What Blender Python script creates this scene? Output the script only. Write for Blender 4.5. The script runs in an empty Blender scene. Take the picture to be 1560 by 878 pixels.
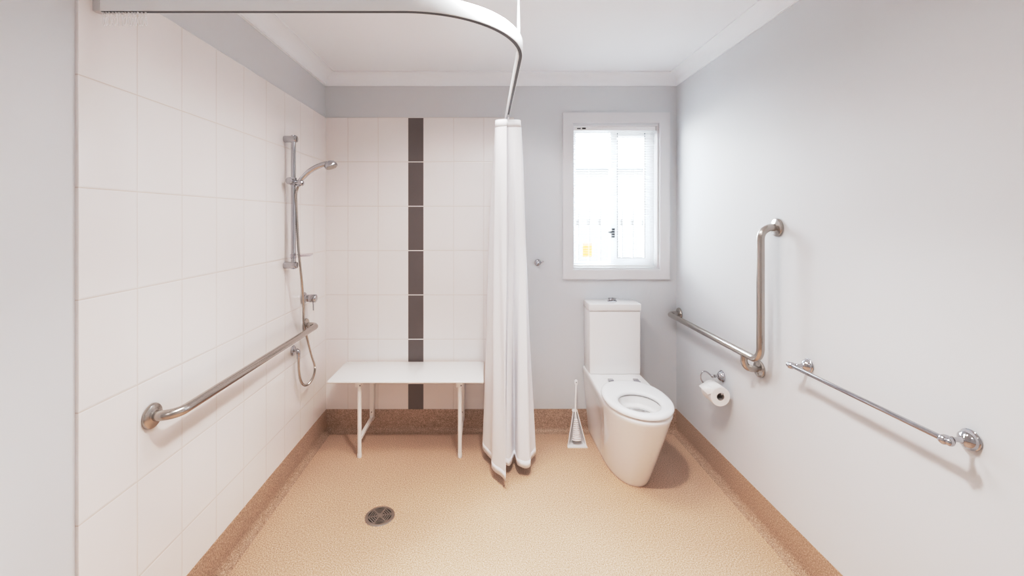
import bpy, bmesh, math, random
from mathutils import Vector, Matrix
random.seed(7)
PI = math.pi
SC = bpy.context.scene
COL = SC.collection
V = Vector

# ------------------------------------------------------------------ room dimensions (metres)
XL, XR = -1.082, 1.286        # tile face of the left wall, right wall face
XLP = -1.091                  # painted face of the left wall (tiles stand 9 mm proud)
YB, YF = 2.927, -1.0          # back wall face, wall behind the camera
YBP = 2.932                   # painted face of back wall
ZC = 2.411                    # ceiling
ZT = 2.122                    # top of the tiles
YT = 1.146                    # front edge of the tiles on the left wall
XT = 0.186                    # right edge of the tiles on the back wall
CZ = 1.44                     # camera height
F = 660.0


# ------------------------------------------------------------------ materials
def new_mat(name):
    m = bpy.data.materials.new(name)
    m.use_nodes = True
    nt = m.node_tree
    nt.nodes.clear()
    out = nt.nodes.new('ShaderNodeOutputMaterial')
    return m, nt, out


def N(nt, t, **kw):
    n = nt.nodes.new(t)
    for k, v in kw.items():
        setattr(n, k, v)
    return n


def math_node(nt, op, a, b=None, c=None):
    n = nt.nodes.new('ShaderNodeMath')
    n.operation = op
    for i, v in enumerate((a, b, c)):
        if v is None:
            continue
        if hasattr(v, 'is_linked') or hasattr(v, 'links'):
            nt.links.new(v, n.inputs[i])
        else:
            n.inputs[i].default_value = v
    return n.outputs[0]


def principled(nt, out, col, rough=0.5, metal=0.0, spec=0.5, **kw):
    b = nt.nodes.new('ShaderNodeBsdfPrincipled')
    b.inputs['Base Color'].default_value = (*col, 1)
    b.inputs['Roughness'].default_value = rough
    b.inputs['Metallic'].default_value = metal
    b.inputs['Specular IOR Level'].default_value = spec
    for k, v in kw.items():
        b.inputs[k.replace('_', ' ')].default_value = v
    nt.links.new(b.outputs[0], out.inputs[0])
    return b


def plain(name, col, rough=0.5, metal=0.0, spec=0.5, var=0.03, scale=40, bump=0.0, **kw):
    """Principled material with a slight procedural mottling, so no surface is perfectly flat."""
    m, nt, out = new_mat(name)
    b = principled(nt, out, col, rough, metal, spec, **kw)
    tc = N(nt, 'ShaderNodeTexCoord')
    nz = N(nt, 'ShaderNodeTexNoise')
    nz.inputs['Scale'].default_value = scale
    nz.inputs['Detail'].default_value = 3
    nt.links.new(tc.outputs['Object'], nz.inputs['Vector'])
    mx = N(nt, 'ShaderNodeMix', data_type='RGBA')
    mx.inputs['A'].default_value = (*[c * (1 - var) for c in col], 1)
    mx.inputs['B'].default_value = (*[min(1, c * (1 + var)) for c in col], 1)
    nt.links.new(nz.outputs['Fac'], mx.inputs['Factor'])
    nt.links.new(mx.outputs['Result'], b.inputs['Base Color'])
    if bump:
        bp = N(nt, 'ShaderNodeBump')
        bp.inputs['Strength'].default_value = bump
        bp.inputs['Distance'].default_value = 0.001
        nt.links.new(nz.outputs['Fac'], bp.inputs['Height'])
        nt.links.new(bp.outputs[0], b.inputs['Normal'])
    return m


def tile_mat(name, col, grout, uax, u0, us, v0, vs, w=0.003, rough=0.16, var=0.02, gv=1.0):
    """Glazed wall tiles laid in a straight grid: joints from world position."""
    m, nt, out = new_mat(name)
    b = principled(nt, out, col, rough, 0, 0.5)
    g = N(nt, 'ShaderNodeNewGeometry')
    s = N(nt, 'ShaderNodeSeparateXYZ')
    nt.links.new(g.outputs['Position'], s.inputs[0])

    def dist(ax, o, sp):
        t = math_node(nt, 'SUBTRACT', s.outputs[ax], o)
        t = math_node(nt, 'DIVIDE', t, sp)
        r = math_node(nt, 'ROUND', t)
        t = math_node(nt, 'SUBTRACT', t, r)
        t = math_node(nt, 'ABSOLUTE', t)
        return math_node(nt, 'MULTIPLY', t, sp)

    def ramp(d, a, bb):
        n = N(nt, 'ShaderNodeMapRange', interpolation_type='SMOOTHSTEP')
        nt.links.new(d, n.inputs['Value'])
        n.inputs['From Min'].default_value = a
        n.inputs['From Max'].default_value = bb
        n.inputs['To Min'].default_value = 1
        n.inputs['To Max'].default_value = 0
        return n.outputs[0]
    dz = dist('Z', v0, vs)
    mask = ramp(dz, w * 0.4, w * 0.6)
    pill = ramp(dz, w * 0.5, w * 1.6)
    if us:
        du = dist(uax, u0, us)
        mu = math_node(nt, 'MULTIPLY', ramp(du, w * 0.4, w * 0.6), gv)
        mask = math_node(nt, 'MAXIMUM', mask, mu)
        pill = math_node(nt, 'MAXIMUM', pill, ramp(du, w * 0.5, w * 1.6))
    nz = N(nt, 'ShaderNodeTexNoise')
    nz.inputs['Scale'].default_value = 6
    nt.links.new(g.outputs['Position'], nz.inputs['Vector'])
    mc = N(nt, 'ShaderNodeMix', data_type='RGBA')
    mc.inputs['A'].default_value = (*[c * (1 - var) for c in col], 1)
    mc.inputs['B'].default_value = (*[min(1, c * (1 + var)) for c in col], 1)
    nt.links.new(nz.outputs['Fac'], mc.inputs['Factor'])
    mx = N(nt, 'ShaderNodeMix', data_type='RGBA')
    nt.links.new(mask, mx.inputs['Factor'])
    nt.links.new(mc.outputs['Result'], mx.inputs['A'])
    mx.inputs['B'].default_value = (*grout, 1)
    nt.links.new(mx.outputs['Result'], b.inputs['Base Color'])
    rr = math_node(nt, 'MULTIPLY_ADD', mask, 0.5, rough)
    nt.links.new(rr, b.inputs['Roughness'])
    bp = N(nt, 'ShaderNodeBump', invert=True)
    bp.inputs['Strength'].default_value = 0.5
    bp.inputs['Distance'].default_value = 0.0012
    nt.links.new(pill, bp.inputs['Height'])
    nt.links.new(bp.outputs[0], b.inputs['Normal'])
    return m


def vinyl_mat(name='speckled_vinyl', k=1.0):
    """Beige safety vinyl with fine light and dark flecks."""
    m, nt, out = new_mat(name)
    b = principled(nt, out, (0.5, 0.34, 0.23), 0.42, 0, 0.4)
    g = N(nt, 'ShaderNodeNewGeometry')

    def noise(scale, detail=2):
        n = N(nt, 'ShaderNodeTexNoise')
        n.inputs['Scale'].default_value = scale
        n.inputs['Detail'].default_value = detail
        nt.links.new(g.outputs['Position'], n.inputs['Vector'])
        return n.outputs['Fac']

    def ramp(src, stops):
        r = N(nt, 'ShaderNodeValToRGB')
        cr = r.color_ramp
        while len(cr.elements) < len(stops):
            cr.elements.new(0.5)
        for e, (p, c) in zip(cr.elements, stops):
            e.position = p
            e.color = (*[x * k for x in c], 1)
        nt.links.new(src, r.inputs[0])
        return r.outputs[0]
    fine = ramp(noise(205, 3), [(0.30, (0.27, 0.168, 0.108)), (0.44, (0.53, 0.358, 0.257)),
                                (0.56, (0.62, 0.422, 0.308)), (0.72, (0.90, 0.70, 0.57))])
    big = noise(2.2, 3)
    mx = N(nt, 'ShaderNodeMix', data_type='RGBA', blend_type='MULTIPLY')
    mx.inputs['Factor'].default_value = 1
    nt.links.new(fine, mx.inputs['A'])
    r2 = N(nt, 'ShaderNodeMapRange')
    nt.links.new(big, r2.inputs['Value'])
    r2.inputs['From Min'].default_value = 0.3
    r2.inputs['From Max'].default_value = 0.7
    r2.inputs['To Min'].default_value = 0.95
    r2.inputs['To Max'].default_value = 1.04
    nt.links.new(r2.outputs[0], mx.inputs['B'])
    nt.links.new(mx.outputs['Result'], b.inputs['Base Color'])
    bp = N(nt, 'ShaderNodeBump')
    bp.inputs['Strength'].default_value = 0.25
    bp.inputs['Distance'].default_value = 0.0006
    nt.links.new(noise(300, 2), bp.inputs['Height'])
    nt.links.new(bp.outputs[0], b.inputs['Normal'])
    return m


def brushed_mat(name, col, rough):
    m, nt, out = new_mat(name)
    b = principled(nt, out, col, rough, 1.0)
    tc = N(nt, 'ShaderNodeTexCoord')
    nz = N(nt, 'ShaderNodeTexNoise')
    nz.inputs['Scale'].default_value = 60
    nz.inputs['Detail'].default_value = 4
    nt.links.new(tc.outputs['Object'], nz.inputs['Vector'])
    r = N(nt, 'ShaderNodeMapRange')
    nt.links.new(nz.outputs['Fac'], r.inputs['Value'])
    r.inputs['To Min'].default_value = rough * 0.98
    r.inputs['To Max'].default_value = rough * 1.02
    nt.links.new(r.outputs[0], b.inputs['Roughness'])
    return m


def clear_mat(name, tint, gloss):
    """Thin clear sheet: mostly see-through with a Fresnel reflection."""
    m, nt, out = new_mat(name)
    t = N(nt, 'ShaderNodeBsdfTransparent')
    t.inputs[0].default_value = (*tint, 1)
    gl = N(nt, 'ShaderNodeBsdfGlossy')
    gl.inputs['Roughness'].default_value = 0.03
    lw = N(nt, 'ShaderNodeLayerWeight')
    lw.inputs['Blend'].default_value = 0.5
    f = math_node(nt, 'POWER', lw.outputs['Facing'], 3.0)
    f = math_node(nt, 'MULTIPLY_ADD', f, 0.4 * gloss, 0.03 * gloss)
    mx = N(nt, 'ShaderNodeMixShader')
    nt.links.new(f, mx.inputs[0])
    nt.links.new(t.outputs[0], mx.inputs[1])
    nt.links.new(gl.outputs[0], mx.inputs[2])
    nt.links.new(mx.outputs[0], out.inputs[0])
    return m


def cloth_mat(name, col, trans):
    m, nt, out = new_mat(name)
    d = N(nt, 'ShaderNodeBsdfDiffuse')
    d.inputs[0].default_value = (*col, 1)
    t = N(nt, 'ShaderNodeBsdfTranslucent')
    t.inputs[0].default_value = (*col, 1)
    tc = N(nt, 'ShaderNodeTexCoord')
    w = N(nt, 'ShaderNodeTexNoise')
    w.inputs['Scale'].default_value = 500
    nt.links.new(tc.outputs['Object'], w.inputs['Vector'])
    bp = N(nt, 'ShaderNodeBump')
    bp.inputs['Strength'].default_value = 0.05
    bp.inputs['Distance'].default_value = 0.0005
    nt.links.new(w.outputs['Fac'], bp.inputs['Height'])
    nt.links.new(bp.outputs[0], d.inputs['Normal'])
    mx = N(nt, 'ShaderNodeMixShader')
    mx.inputs[0].default_value = trans
    nt.links.new(d.outputs[0], mx.inputs[1])
    nt.links.new(t.outputs[0], mx.inputs[2])
    nt.links.new(mx.outputs[0], out.inputs[0])
    return m


def fence_mat():
    m, nt, out = new_mat('pale_fence_paint')
    b = principled(nt, out, (0.6, 0.6, 0.6), 0.6)
    g = N(nt, 'ShaderNodeNewGeometry')
    nz = N(nt, 'ShaderNodeTexNoise')
    nz.inputs['Scale'].default_value = 5
    nt.links.new(g.outputs['Position'], nz.inputs['Vector'])
    mx = N(nt, 'ShaderNodeMix', data_type='RGBA')
    mx.inputs['A'].default_value = (0.032, 0.033, 0.034, 1)
    mx.inputs['B'].default_value = (0.037, 0.037, 0.038, 1)
    nt.links.new(nz.outputs['Fac'], mx.inputs['Factor'])
    nt.links.new(mx.outputs['Result'], b.inputs['Base Color'])
    return m


M = {}
M['paint'] = plain('wall_paint', (0.68, 0.70, 0.722), 0.55, spec=0.25, var=0.012, scale=3)
M['ceil'] = plain('ceiling_paint', (0.885, 0.915, 0.945), 0.7, spec=0.2, var=0.01, scale=3)
M['cornice'] = plain('cornice_paint', (0.885, 0.915, 0.945), 0.6, spec=0.2, var=0.01, scale=3)
TILE = (0.85, 0.825, 0.82)
GROUT = (0.66, 0.60, 0.565)
M['tile_l'] = tile_mat('white_tiles_side', TILE, GROUT, 'Y', YT, 0.197, ZT, 0.2997, w=0.0034, gv=0.8)
M['tile_b1'] = tile_mat('white_tiles_left_of_strip', TILE, GROUT, 'X', -0.5277, 0.204, ZT, 0.2997, gv=0.7)
M['tile_b2'] = tile_mat('white_tiles_right_of_strip', TILE, GROUT, 'X', -0.4257, 0.204, ZT, 0.2997, gv=0.7)
M['strip'] = tile_mat('brown_feature_tiles', (0.155, 0.125, 0.12), (0.85, 0.82, 0.81), 'X', 0, None, ZT, 0.2997,
                      w=0.0055, rough=0.25, var=0.1)
M['vinyl'] = vinyl_mat()
M['vinyl_shaded'] = vinyl_mat('speckled_vinyl_shaded', 0.76)  # floor vinyl darkened: shade on the upright skirting put into its colour
M['steel'] = brushed_mat('satin_stainless_steel', (0.50, 0.465, 0.435), 0.24)
M['chrome'] = brushed_mat('polished_chrome', (0.53, 0.53, 0.55), 0.07)
M['drain'] = brushed_mat('dull_drain_metal', (0.50, 0.45, 0.41), 0.38)
M['dark'] = plain('void_shade', (0.02, 0.017, 0.015), 0.7, spec=0.1)
M['black'] = plain('black_plastic', (0.02, 0.02, 0.022), 0.4)
M['ceramic'] = plain('white_vitreous_china', (0.86, 0.85, 0.85), 0.08, var=0.004, scale=2, Coat_Weight=0.3, Coat_Roughness=0.04)
M['seat'] = plain('white_seat_plastic', (0.85, 0.85, 0.865), 0.16, var=0.004, scale=2)
M['bench'] = plain('white_laminate_board', (0.88, 0.87, 0.86), 0.07, var=0.006, scale=3)
M['bmetal'] = plain('white_powder_coat', (0.86, 0.85, 0.84), 0.3, var=0.006)
M['plastic'] = plain('white_plastic', (0.84, 0.83, 0.83), 0.3, var=0.01)
M['bristle'] = plain('white_bristles', (0.82, 0.79, 0.79), 0.8, var=0.12, scale=300, bump=0.6)
M['hook'] = cloth_mat('milky_hook_plastic', (0.98, 0.98, 0.99), 0.5)
M['rail'] = plain('white_rail_enamel', (0.85, 0.885, 0.91), 0.28, var=0.006)
M['railcap'] = plain('grey_rail_end', (0.62, 0.62, 0.63), 0.3, var=0.006)
M['slot'] = plain('rail_slot_shadow', (0.10, 0.10, 0.11), 0.5)
M['curtain'] = cloth_mat('white_curtain_fabric', (0.96, 0.965, 0.99), 0.16)
M['frame'] = plain('white_window_aluminium', (0.93, 0.94, 0.95), 0.35, var=0.006)
M['archi'] = plain('white_architrave_gloss', (0.74, 0.74, 0.755), 0.35, var=0.006, scale=5)
M['slat'] = cloth_mat('white_blind_slat', (0.93, 0.94, 0.95), 0.45)
M['glass'] = clear_mat('window_glass', (0.97, 0.985, 0.98), 0.8)
M['clear'] = clear_mat('clear_soap_plastic', (0.955, 0.945, 0.965), 1.3)
M['gasket'] = plain('grey_gasket_rubber', (0.13, 0.13, 0.14), 0.6)
M['yellow'] = plain('yellow_sticker_paper', (0.56, 0.28, 0.03), 0.6, var=0.12, scale=60)
M['buff'] = plain('buff_sticker_paper', (0.55, 0.42, 0.30), 0.6, var=0.1, scale=60)
M['ink'] = plain('brown_sticker_ink', (0.36, 0.18, 0.03), 0.7)
M['tissue'] = plain('white_tissue', (0.88, 0.86, 0.855), 0.9, spec=0.1, var=0.03, scale=200, bump=0.25)
M['card'] = plain('grey_card_core', (0.40, 0.35, 0.32), 0.9, spec=0.1)
M['water'] = plain('still_water', (0.62, 0.63, 0.62), 0.03, var=0.0)
M['fence'] = fence_mat()
M['house'] = plain('pale_house_wall', (0.2, 0.2, 0.2), 0.8, var=0.03, scale=3)
M['roof'] = plain('pale_grey_roof', (0.12, 0.125, 0.13), 0.6, var=0.05, scale=4)
M['gutter'] = plain('blue_grey_gutter', (0.07, 0.085, 0.10), 0.5)
M['ground'] = plain('pale_concrete', (0.40, 0.39, 0.38), 0.9, var=0.08, scale=4)

# ------------------------------------------------------------------ objects
OFF = {}


def thing(name, label, cat, loc, group=None):
    o = bpy.data.objects.new(name, None)
    o.empty_display_size = 0.05
    COL.objects.link(o)
    o.location = loc
    o['label'] = label
    o['category'] = cat
    if group:
        o['group'] = group
    OFF[o] = V(loc)
    return o


def obj(name, bm, mat, parent=None, smooth=35, label=None, base=None):
    """Link a bmesh (world coordinates) as one mesh object, its origin at its parent's base."""
    off = OFF[parent] if parent is not None else V(base or (0, 0, 0))
    bmesh.ops.remove_doubles(bm, verts=bm.verts, dist=1e-6)
    bmesh.ops.recalc_face_normals(bm, faces=bm.faces)
    bmesh.ops.translate(bm, verts=bm.verts, vec=-off)
    me = bpy.data.meshes.new(name)
    if smooth:
        ang = math.radians(smooth)
        for f in bm.faces:
            f.smooth = True
        for e in bm.edges:
            if len(e.link_faces) == 2 and e.calc_face_angle(0) > ang:
                e.smooth = False
    bm.to_mesh(me)
    bm.free()
    me.materials.append(mat)
    o = bpy.data.objects.new(name, me)
    COL.objects.link(o)
    if parent is not None:
        o.parent = parent
    else:
        o.location = off
    OFF[o] = off
    if label:
        o['label'] = label
    return o


def tag(o, label, cat, group=None):
    o['label'] = label
    o['category'] = cat
    if group:
        o['group'] = group
    return o


def struct(name, bm, mat, parent=None, label=None, smooth=35):
    o = obj(name, bm, mat, parent, smooth, label)
    if parent is None:
        o['kind'] = 'structure'
    return o


def B():
    return bmesh.new()


def box(bm, x0, x1, y0, y1, z0, z1, bevel=0.0, seg=2):
    vs = [bm.verts.new((x, y, z)) for x in (x0, x1) for y in (y0, y1) for z in (z0, z1)]
    fs = []
    for q in ((0, 1, 3, 2), (4, 6, 7, 5), (0, 4, 5, 1), (2, 3, 7, 6), (0, 2, 6, 4), (1, 5, 7, 3)):
        fs.append(bm.faces.new([vs[i] for i in q]))
    if bevel:
        es = list({e for f in fs for e in f.edges})
        bmesh.ops.bevel(bm, geom=es, offset=bevel, segments=seg, affect='EDGES', profile=0.5)


def loft(bm, rings, cap0=True, cap1=True, closed=True):
    vr = [[bm.verts.new(p) for p in r] for r in rings]
    n = len(rings[0])
    for a, b in zip(vr, vr[1:]):
        for i in range(n if closed else n - 1):
            j = (i + 1) % n
            bm.faces.new((a[i], a[j], b[j], b[i]))
    if cap0:
        bm.faces.new(list(reversed(vr[0])))
    if cap1:
        bm.faces.new(vr[-1])
    return vr


def basis(d):
    d = V(d).normalized()
    up = V((0, 0, 1)) if abs(d.z) < 0.9 else V((0, 1, 0))
    u = d.cross(up).normalized()
    return u, d.cross(u).normalized()


def tube(bm, pts, r, seg=16, caps=True):
    """Round tube along a polyline, transported frames; r a number or one per point."""
    pts = [V(p) for p in pts]
    n = len(pts)
    rs = r if isinstance(r, (list, tuple)) else [r] * n
    tang = []
    for i in range(n):
        a = pts[max(0, i - 1)]
        b = pts[min(n - 1, i + 1)]
        tang.append((b - a).normalized())
    u, _ = basis(tang[0])
    rings = []
    for i in range(n):
        t = tang[i]
        u = (u - t * u.dot(t)).normalized()
        w = t.cross(u)
        rings.append([pts[i] + (u * math.cos(2 * PI * k / seg) + w * math.sin(2 * PI * k / seg)) * rs[i]
                      for k in range(seg)])
    loft(bm, rings, caps, caps)


def fillet(pts, rad, seg=10):
    pts = [V(p) for p in pts]
    rads = rad if isinstance(rad, (list, tuple)) else [rad] * len(pts)
    out = [pts[0]]
    for i in range(1, len(pts) - 1):
        p, a, b = pts[i], pts[i - 1], pts[i + 1]
        da, db = (a - p).normalized(), (b - p).normalized()
        ang = da.angle(db)
        r = rads[i]
        tl = r / math.tan(ang / 2)
        c = p + (da + db).normalized() * (r / math.sin(ang / 2))
        s, e = p + da * tl - c, p + db * tl - c
        tot = s.angle(e)
        for k in range(seg + 1):
            t = k / seg
            v = (s * math.sin((1 - t) * tot) + e * math.sin(t * tot)) / math.sin(tot)
            out.append(c + v)
    out.append(pts[-1])
    return out


def spline(pts, per=8):
    pts = [V(p) for p in pts]
    P = [pts[0] * 2 - pts[1]] + pts + [pts[-1] * 2 - pts[-2]]
    out = []
    for i in range(1, len(P) - 2):
        p0, p1, p2, p3 = P[i - 1], P[i], P[i + 1], P[i + 2]
        for k in range(per):
            t = k / per
            out.append(0.5 * ((2 * p1) + (p2 - p0) * t + (2 * p0 - 5 * p1 + 4 * p2 - p3) * t * t
                              + (3 * p1 - p0 - 3 * p2 + p3) * t ** 3))
    out.append(pts[-1])
    return out


def lathe(bm, prof, origin, axis=(0, 0, 1), seg=28, cap0=True, cap1=True, su=1.0, sv=1.0):
    """Profile of (radius, height) turned about an axis."""
    o, d = V(origin), V(axis).normalized()
    u, w = basis(d)
    rings = []
    for r, h in prof:
        r = max(r, 1e-5)
        rings.append([o + d * h + u * (r * su * math.cos(2 * PI * k / seg)) + w * (r * sv * math.sin(2 * PI * k / seg))
                      for k in range(seg)])
    loft(bm, rings, cap0, cap1)


def prism(bm, poly, axis_fn, a, b):
    """Extrude a 2-D polygon between two depths; axis_fn(p, depth) -> 3-D point."""
    loft(bm, [[axis_fn(p, a) for p in poly], [axis_fn(p, b) for p in poly]])


# ================================================================== the setting
bm = B(); box(bm, XLP - 0.15, XR + 0.15, YF - 0.15, YBP + 0.14, -0.12, 0)
struct('floor', bm, M['vinyl'])
bm = B(); box(bm, XLP - 0.15, XR + 0.15, YF - 0.15, YBP + 0.14, ZC, ZC + 0.1)
struct('ceiling', bm, M['ceil'])

bm = B(); box(bm, XLP - 0.12, XLP, YF - 0.12, YBP + 0.12, 0, ZC)
wl = struct('wall_left', bm, M['paint'])
bm = B(); box(bm, XLP - 0.001, XL, YT + 0.0028, YBP, 0.148, ZT - 0.0020, 0.0012, 1)
obj('tile_panel', bm, M['tile_l'], wl, label='glossy white wall tiles with fine joints')

bm = B(); box(bm, XR, XR + 0.12, YF - 0.12, YBP + 0.12, 0, ZC)
struct('wall_right', bm, M['paint'])
bm = B(); box(bm, XLP, XR, YF - 0.12, YF, 0, ZC)
struct('wall_front', bm, M['paint'])

WX0, WX1, WZ0, WZ1 = 0.583, 1.163, 1.098, 2.074          # window opening
bm = B()
y0, y1 = YBP, YBP + 0.13
xs = [XLP, WX0, WX1, XR]; zs = [0, WZ0, WZ1, ZC]
for i in range(3):
    for j in range(3):
        if (i, j) != (1, 1):
            box(bm, xs[i], xs[i + 1], y0, y1, zs[j], zs[j + 1])
# drop the internal faces where two boxes meet
bmesh.ops.remove_doubles(bm, verts=bm.verts, dist=1e-6)
seen = {}
for f in list(bm.faces):
    k = tuple(round(c, 4) for c in f.calc_center_median())
    seen.setdefault(k, []).append(f)
dead = [f for fs in seen.values() if len(fs) > 1 for f in fs]
bmesh.ops.delete(bm, geom=dead, context='FACES')
wb = struct('wall_back', bm, M['paint'], smooth=0)
bm = B(); box(bm, XL, -0.5277, YB, YBP + 0.001, 0.148, ZT)
obj('tile_panel', bm, M['tile_b1'], wb, label='white tiles left of the brown strip')
bm = B(); box(bm, -0.4257, XT, YB, YBP + 0.001, 0.148, ZT, 0)
obj('tile_panel', bm, M['tile_b2'], wb, label='white tiles right of the brown strip')
bm = B(); box(bm, -0.5277, -0.4257, YB - 0.0005, YBP + 0.001, 0.148, ZT)
obj('feature_strip', bm, M['strip'], wb, label='vertical strip of dark brown tiles with white joints')


def wall_sweep(bm, prof, side):
    """Sweep a (distance from wall, height) profile along a wall with mitred corners."""
    rings = []
    if side == 'left':
        ends = [lambda d: YF + d, lambda d: YB - d]
        for e in ends:
            rings.append([V((XLP + d if False else XL + d, e(d), z)) for d, z in prof])
    elif side == 'right':
        for e in (lambda d: YF + d, lambda d: YB - d):
            rings.append([V((XR - d, e(d), z)) for d, z in prof])
    elif side == 'back':
        for e in (lambda d: XL + d, lambda d: XR - d):
            rings.append([V((e(d), YB - d, z)) for d, z in prof])
    else:
        for e in (lambda d: XL + d, lambda d: XR - d):
            rings.append([V((e(d), YF + d, z)) for d, z in prof])
    loft(bm, rings)


cove = [(-0.010, 0.151), (0.0022, 0.151), (0.0028, 0.149), (0.0028, 0.036)]
for k in range(1, 9):
    a = k / 8 * PI / 2
    cove.append((0.0028 + 0.034 * (1 - math.cos(a)), 0.0022 + 0.034 * (1 - math.sin(a))))
cove += [(0.040, 0.0005), (0.040, -0.01), (-0.010, -0.01)]
for s in ('left', 'right', 'back', 'front'):
    bm = B(); wall_sweep(bm, cove, s)
    struct('baseboard_' + s, bm, M['vinyl_shaded'])
zc0 = 2.336
corn = [(-0.010, zc0), (0.006, zc0), (0.006, zc0 + 0.006)]
for k in range(0, 11):
    a = k / 10 * PI / 2
    corn.append((0.070 - 0.062 * math.cos(a), zc0 + 0.007 + 0.062 * math.sin(a)))
corn += [(0.076, zc0 + 0.069), (0.076, ZC + 0.001), (-0.010, ZC + 0.001)]
for i, s in enumerate(('left', 'right', 'back', 'front')):
    bm = B(); wall_sweep(bm, corn, s)
    struct('trim_%d' % (i + 1), bm, M['cornice'])

# ------------------------------------------------------------------ window
win = bpy.data.objects.new('window_1', None); COL.objects.link(win)
win.location = (0.873, YBP, WZ0); OFF[win] = V(win.location); win['kind'] = 'structure'
AX0, AX1, AZ0, AZ1 = 0.515, 1.236, 1.028, 2.154


def ring_frame(bm, x0, x1, z0, z1, w, ya, yb, bev=0.0015, wl=None, wr=None, wt=None, wbm=None):
    """Mitred rectangular frame of four bars."""
    wl = w if wl is None else wl; wr = w if wr is None else wr
    wt = w if wt is None else wt; wbm = w if wbm is None else wbm
    o = [(x0, z0), (x1, z0), (x1, z1), (x0, z1)]
    i = [(x0 + wl, z0 + wbm), (x1 - wr, z0 + wbm), (x1 - wr, z1 - wt), (x0 + wl, z1 - wt)]
    vo = {(k, y): bm.verts.new((o[k][0], y, o[k][1])) for k in range(4) for y in (ya, yb)}
    vi = {(k, y): bm.verts.new((i[k][0], y, i[k][1])) for k in range(4) for y in (ya, yb)}
    for k in range(4):
        j = (k + 1) % 4
        bm.faces.new((vo[k, ya], vo[j, ya], vi[j, ya], vi[k, ya]))
        bm.faces.new((vo[k, yb], vi[k, yb], vi[j, yb], vo[j, yb]))
        bm.faces.new((vo[k, ya], vo[k, yb], vo[j, yb], vo[j, ya]))
        bm.faces.new((vi[k, ya], vi[j, ya], vi[j, yb], vi[k, yb]))
    if bev:
        es = [e for e in bm.edges if abs(e.verts[0].co.y - ya) < 1e-6 and abs(e.verts[1].co.y - ya) < 1e-6
              and (abs(e.verts[0].co.x - e.verts[1].co.x) < 1e-6 or abs(e.verts[0].co.z - e.verts[1].co.z) < 1e-6)]
        bmesh.ops.bevel(bm, geom=es, offset=bev, segments=2, affect='EDGES')


bm = B(); ring_frame(bm, AX0, AX1, AZ0, AZ1, 0.068, YBP - 0.018, YBP + 0.001, 0.003)
obj('architrave', bm, M['archi'], win, label='white painted architrave')
bm = B(); ring_frame(bm, WX0, WX1, WZ0, WZ1, 0.008, YBP - 0.001, YBP + 0.128, 0)
obj('reveal', bm, M['archi'], win)
gy = YBP + 0.092
bm = B(); ring_frame(bm, WX0 + 0.008, WX1 - 0.008, WZ0 + 0.008, WZ1 - 0.008, 0.028, gy - 0.03, gy + 0.034)
obj('window_frame', bm, M['frame'], win)
bm = B(); box(bm, 0.858, 0.902, gy - 0.028, gy + 0.02, WZ0 + 0.03, WZ1 - 0.03, 0.002)
obj('mullion', bm, M['frame'], win)
bm = B(); ring_frame(bm, 0.884, WX1 - 0.03, WZ0 + 0.032, WZ1 - 0.032, 0.034, gy - 0.024, gy + 0.004, 0.002, wl=0.02)
sash = obj('sash', bm, M['frame'], win, label='right-hand sliding sash')
bm = B(); ring_frame(bm, 0.904, WX1 - 0.064, WZ0 + 0.066, WZ1 - 0.036, 0.006, gy - 0.0255, gy - 0.023, 0)
obj('gasket', bm, M['gasket'], sash, label='dark grey gasket')
bm = B(); box(bm, 0.897, WX1 - 0.060, gy - 0.012, gy - 0.008, WZ0 + 0.06, WZ1 - 0.06)
obj('pane', bm, M['glass'], sash)
bm = B(); box(bm, WX0 + 0.03, 0.870, gy + 0.008, gy + 0.012, WZ0 + 0.03, WZ1 - 0.03)
obj('pane', bm, M['glass'], win)
bm = B(); box(bm, 0.862, 0.886, gy - 0.041, gy - 0.027, 1.308, 1.374, 0.003)
box(bm, 0.838, 0.866, gy - 0.047, gy - 0.037, 1.334, 1.352, 0.003)
obj('latch', bm, M['black'], win, label='black sash latch')

st = thing('sticker', 'small yellow and buff paper sticker on the left window pane behind the blind', 'sticker',
           (0.70, gy + 0.007, 1.18))
sx0, sx1, sy = 0.674, 0.738, gy + 0.0075
bm = B(); box(bm, sx0, sx1, sy - 0.0004, sy, 1.173, 1.262)
obj('sticker_sheet', bm, M['yellow'], st)
bm = B(); box(bm, sx0, sx1, sy - 0.0006, sy, 1.254, 1.272)
obj('sticker_header', bm, M['buff'], st, label='buff header band')
bm = B()
for z, w in ((1.246, .5), (1.236, .9), (1.222, .6), (1.208, .85), (1.192, .7), (1.180, .9)):
    box(bm, sx0 + 0.004, sx0 + 0.004 + w * 0.055, sy - 0.0009, sy - 0.0003, z, z + 0.0022)
obj('printed_lines', bm, M['ink'], st)

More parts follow.
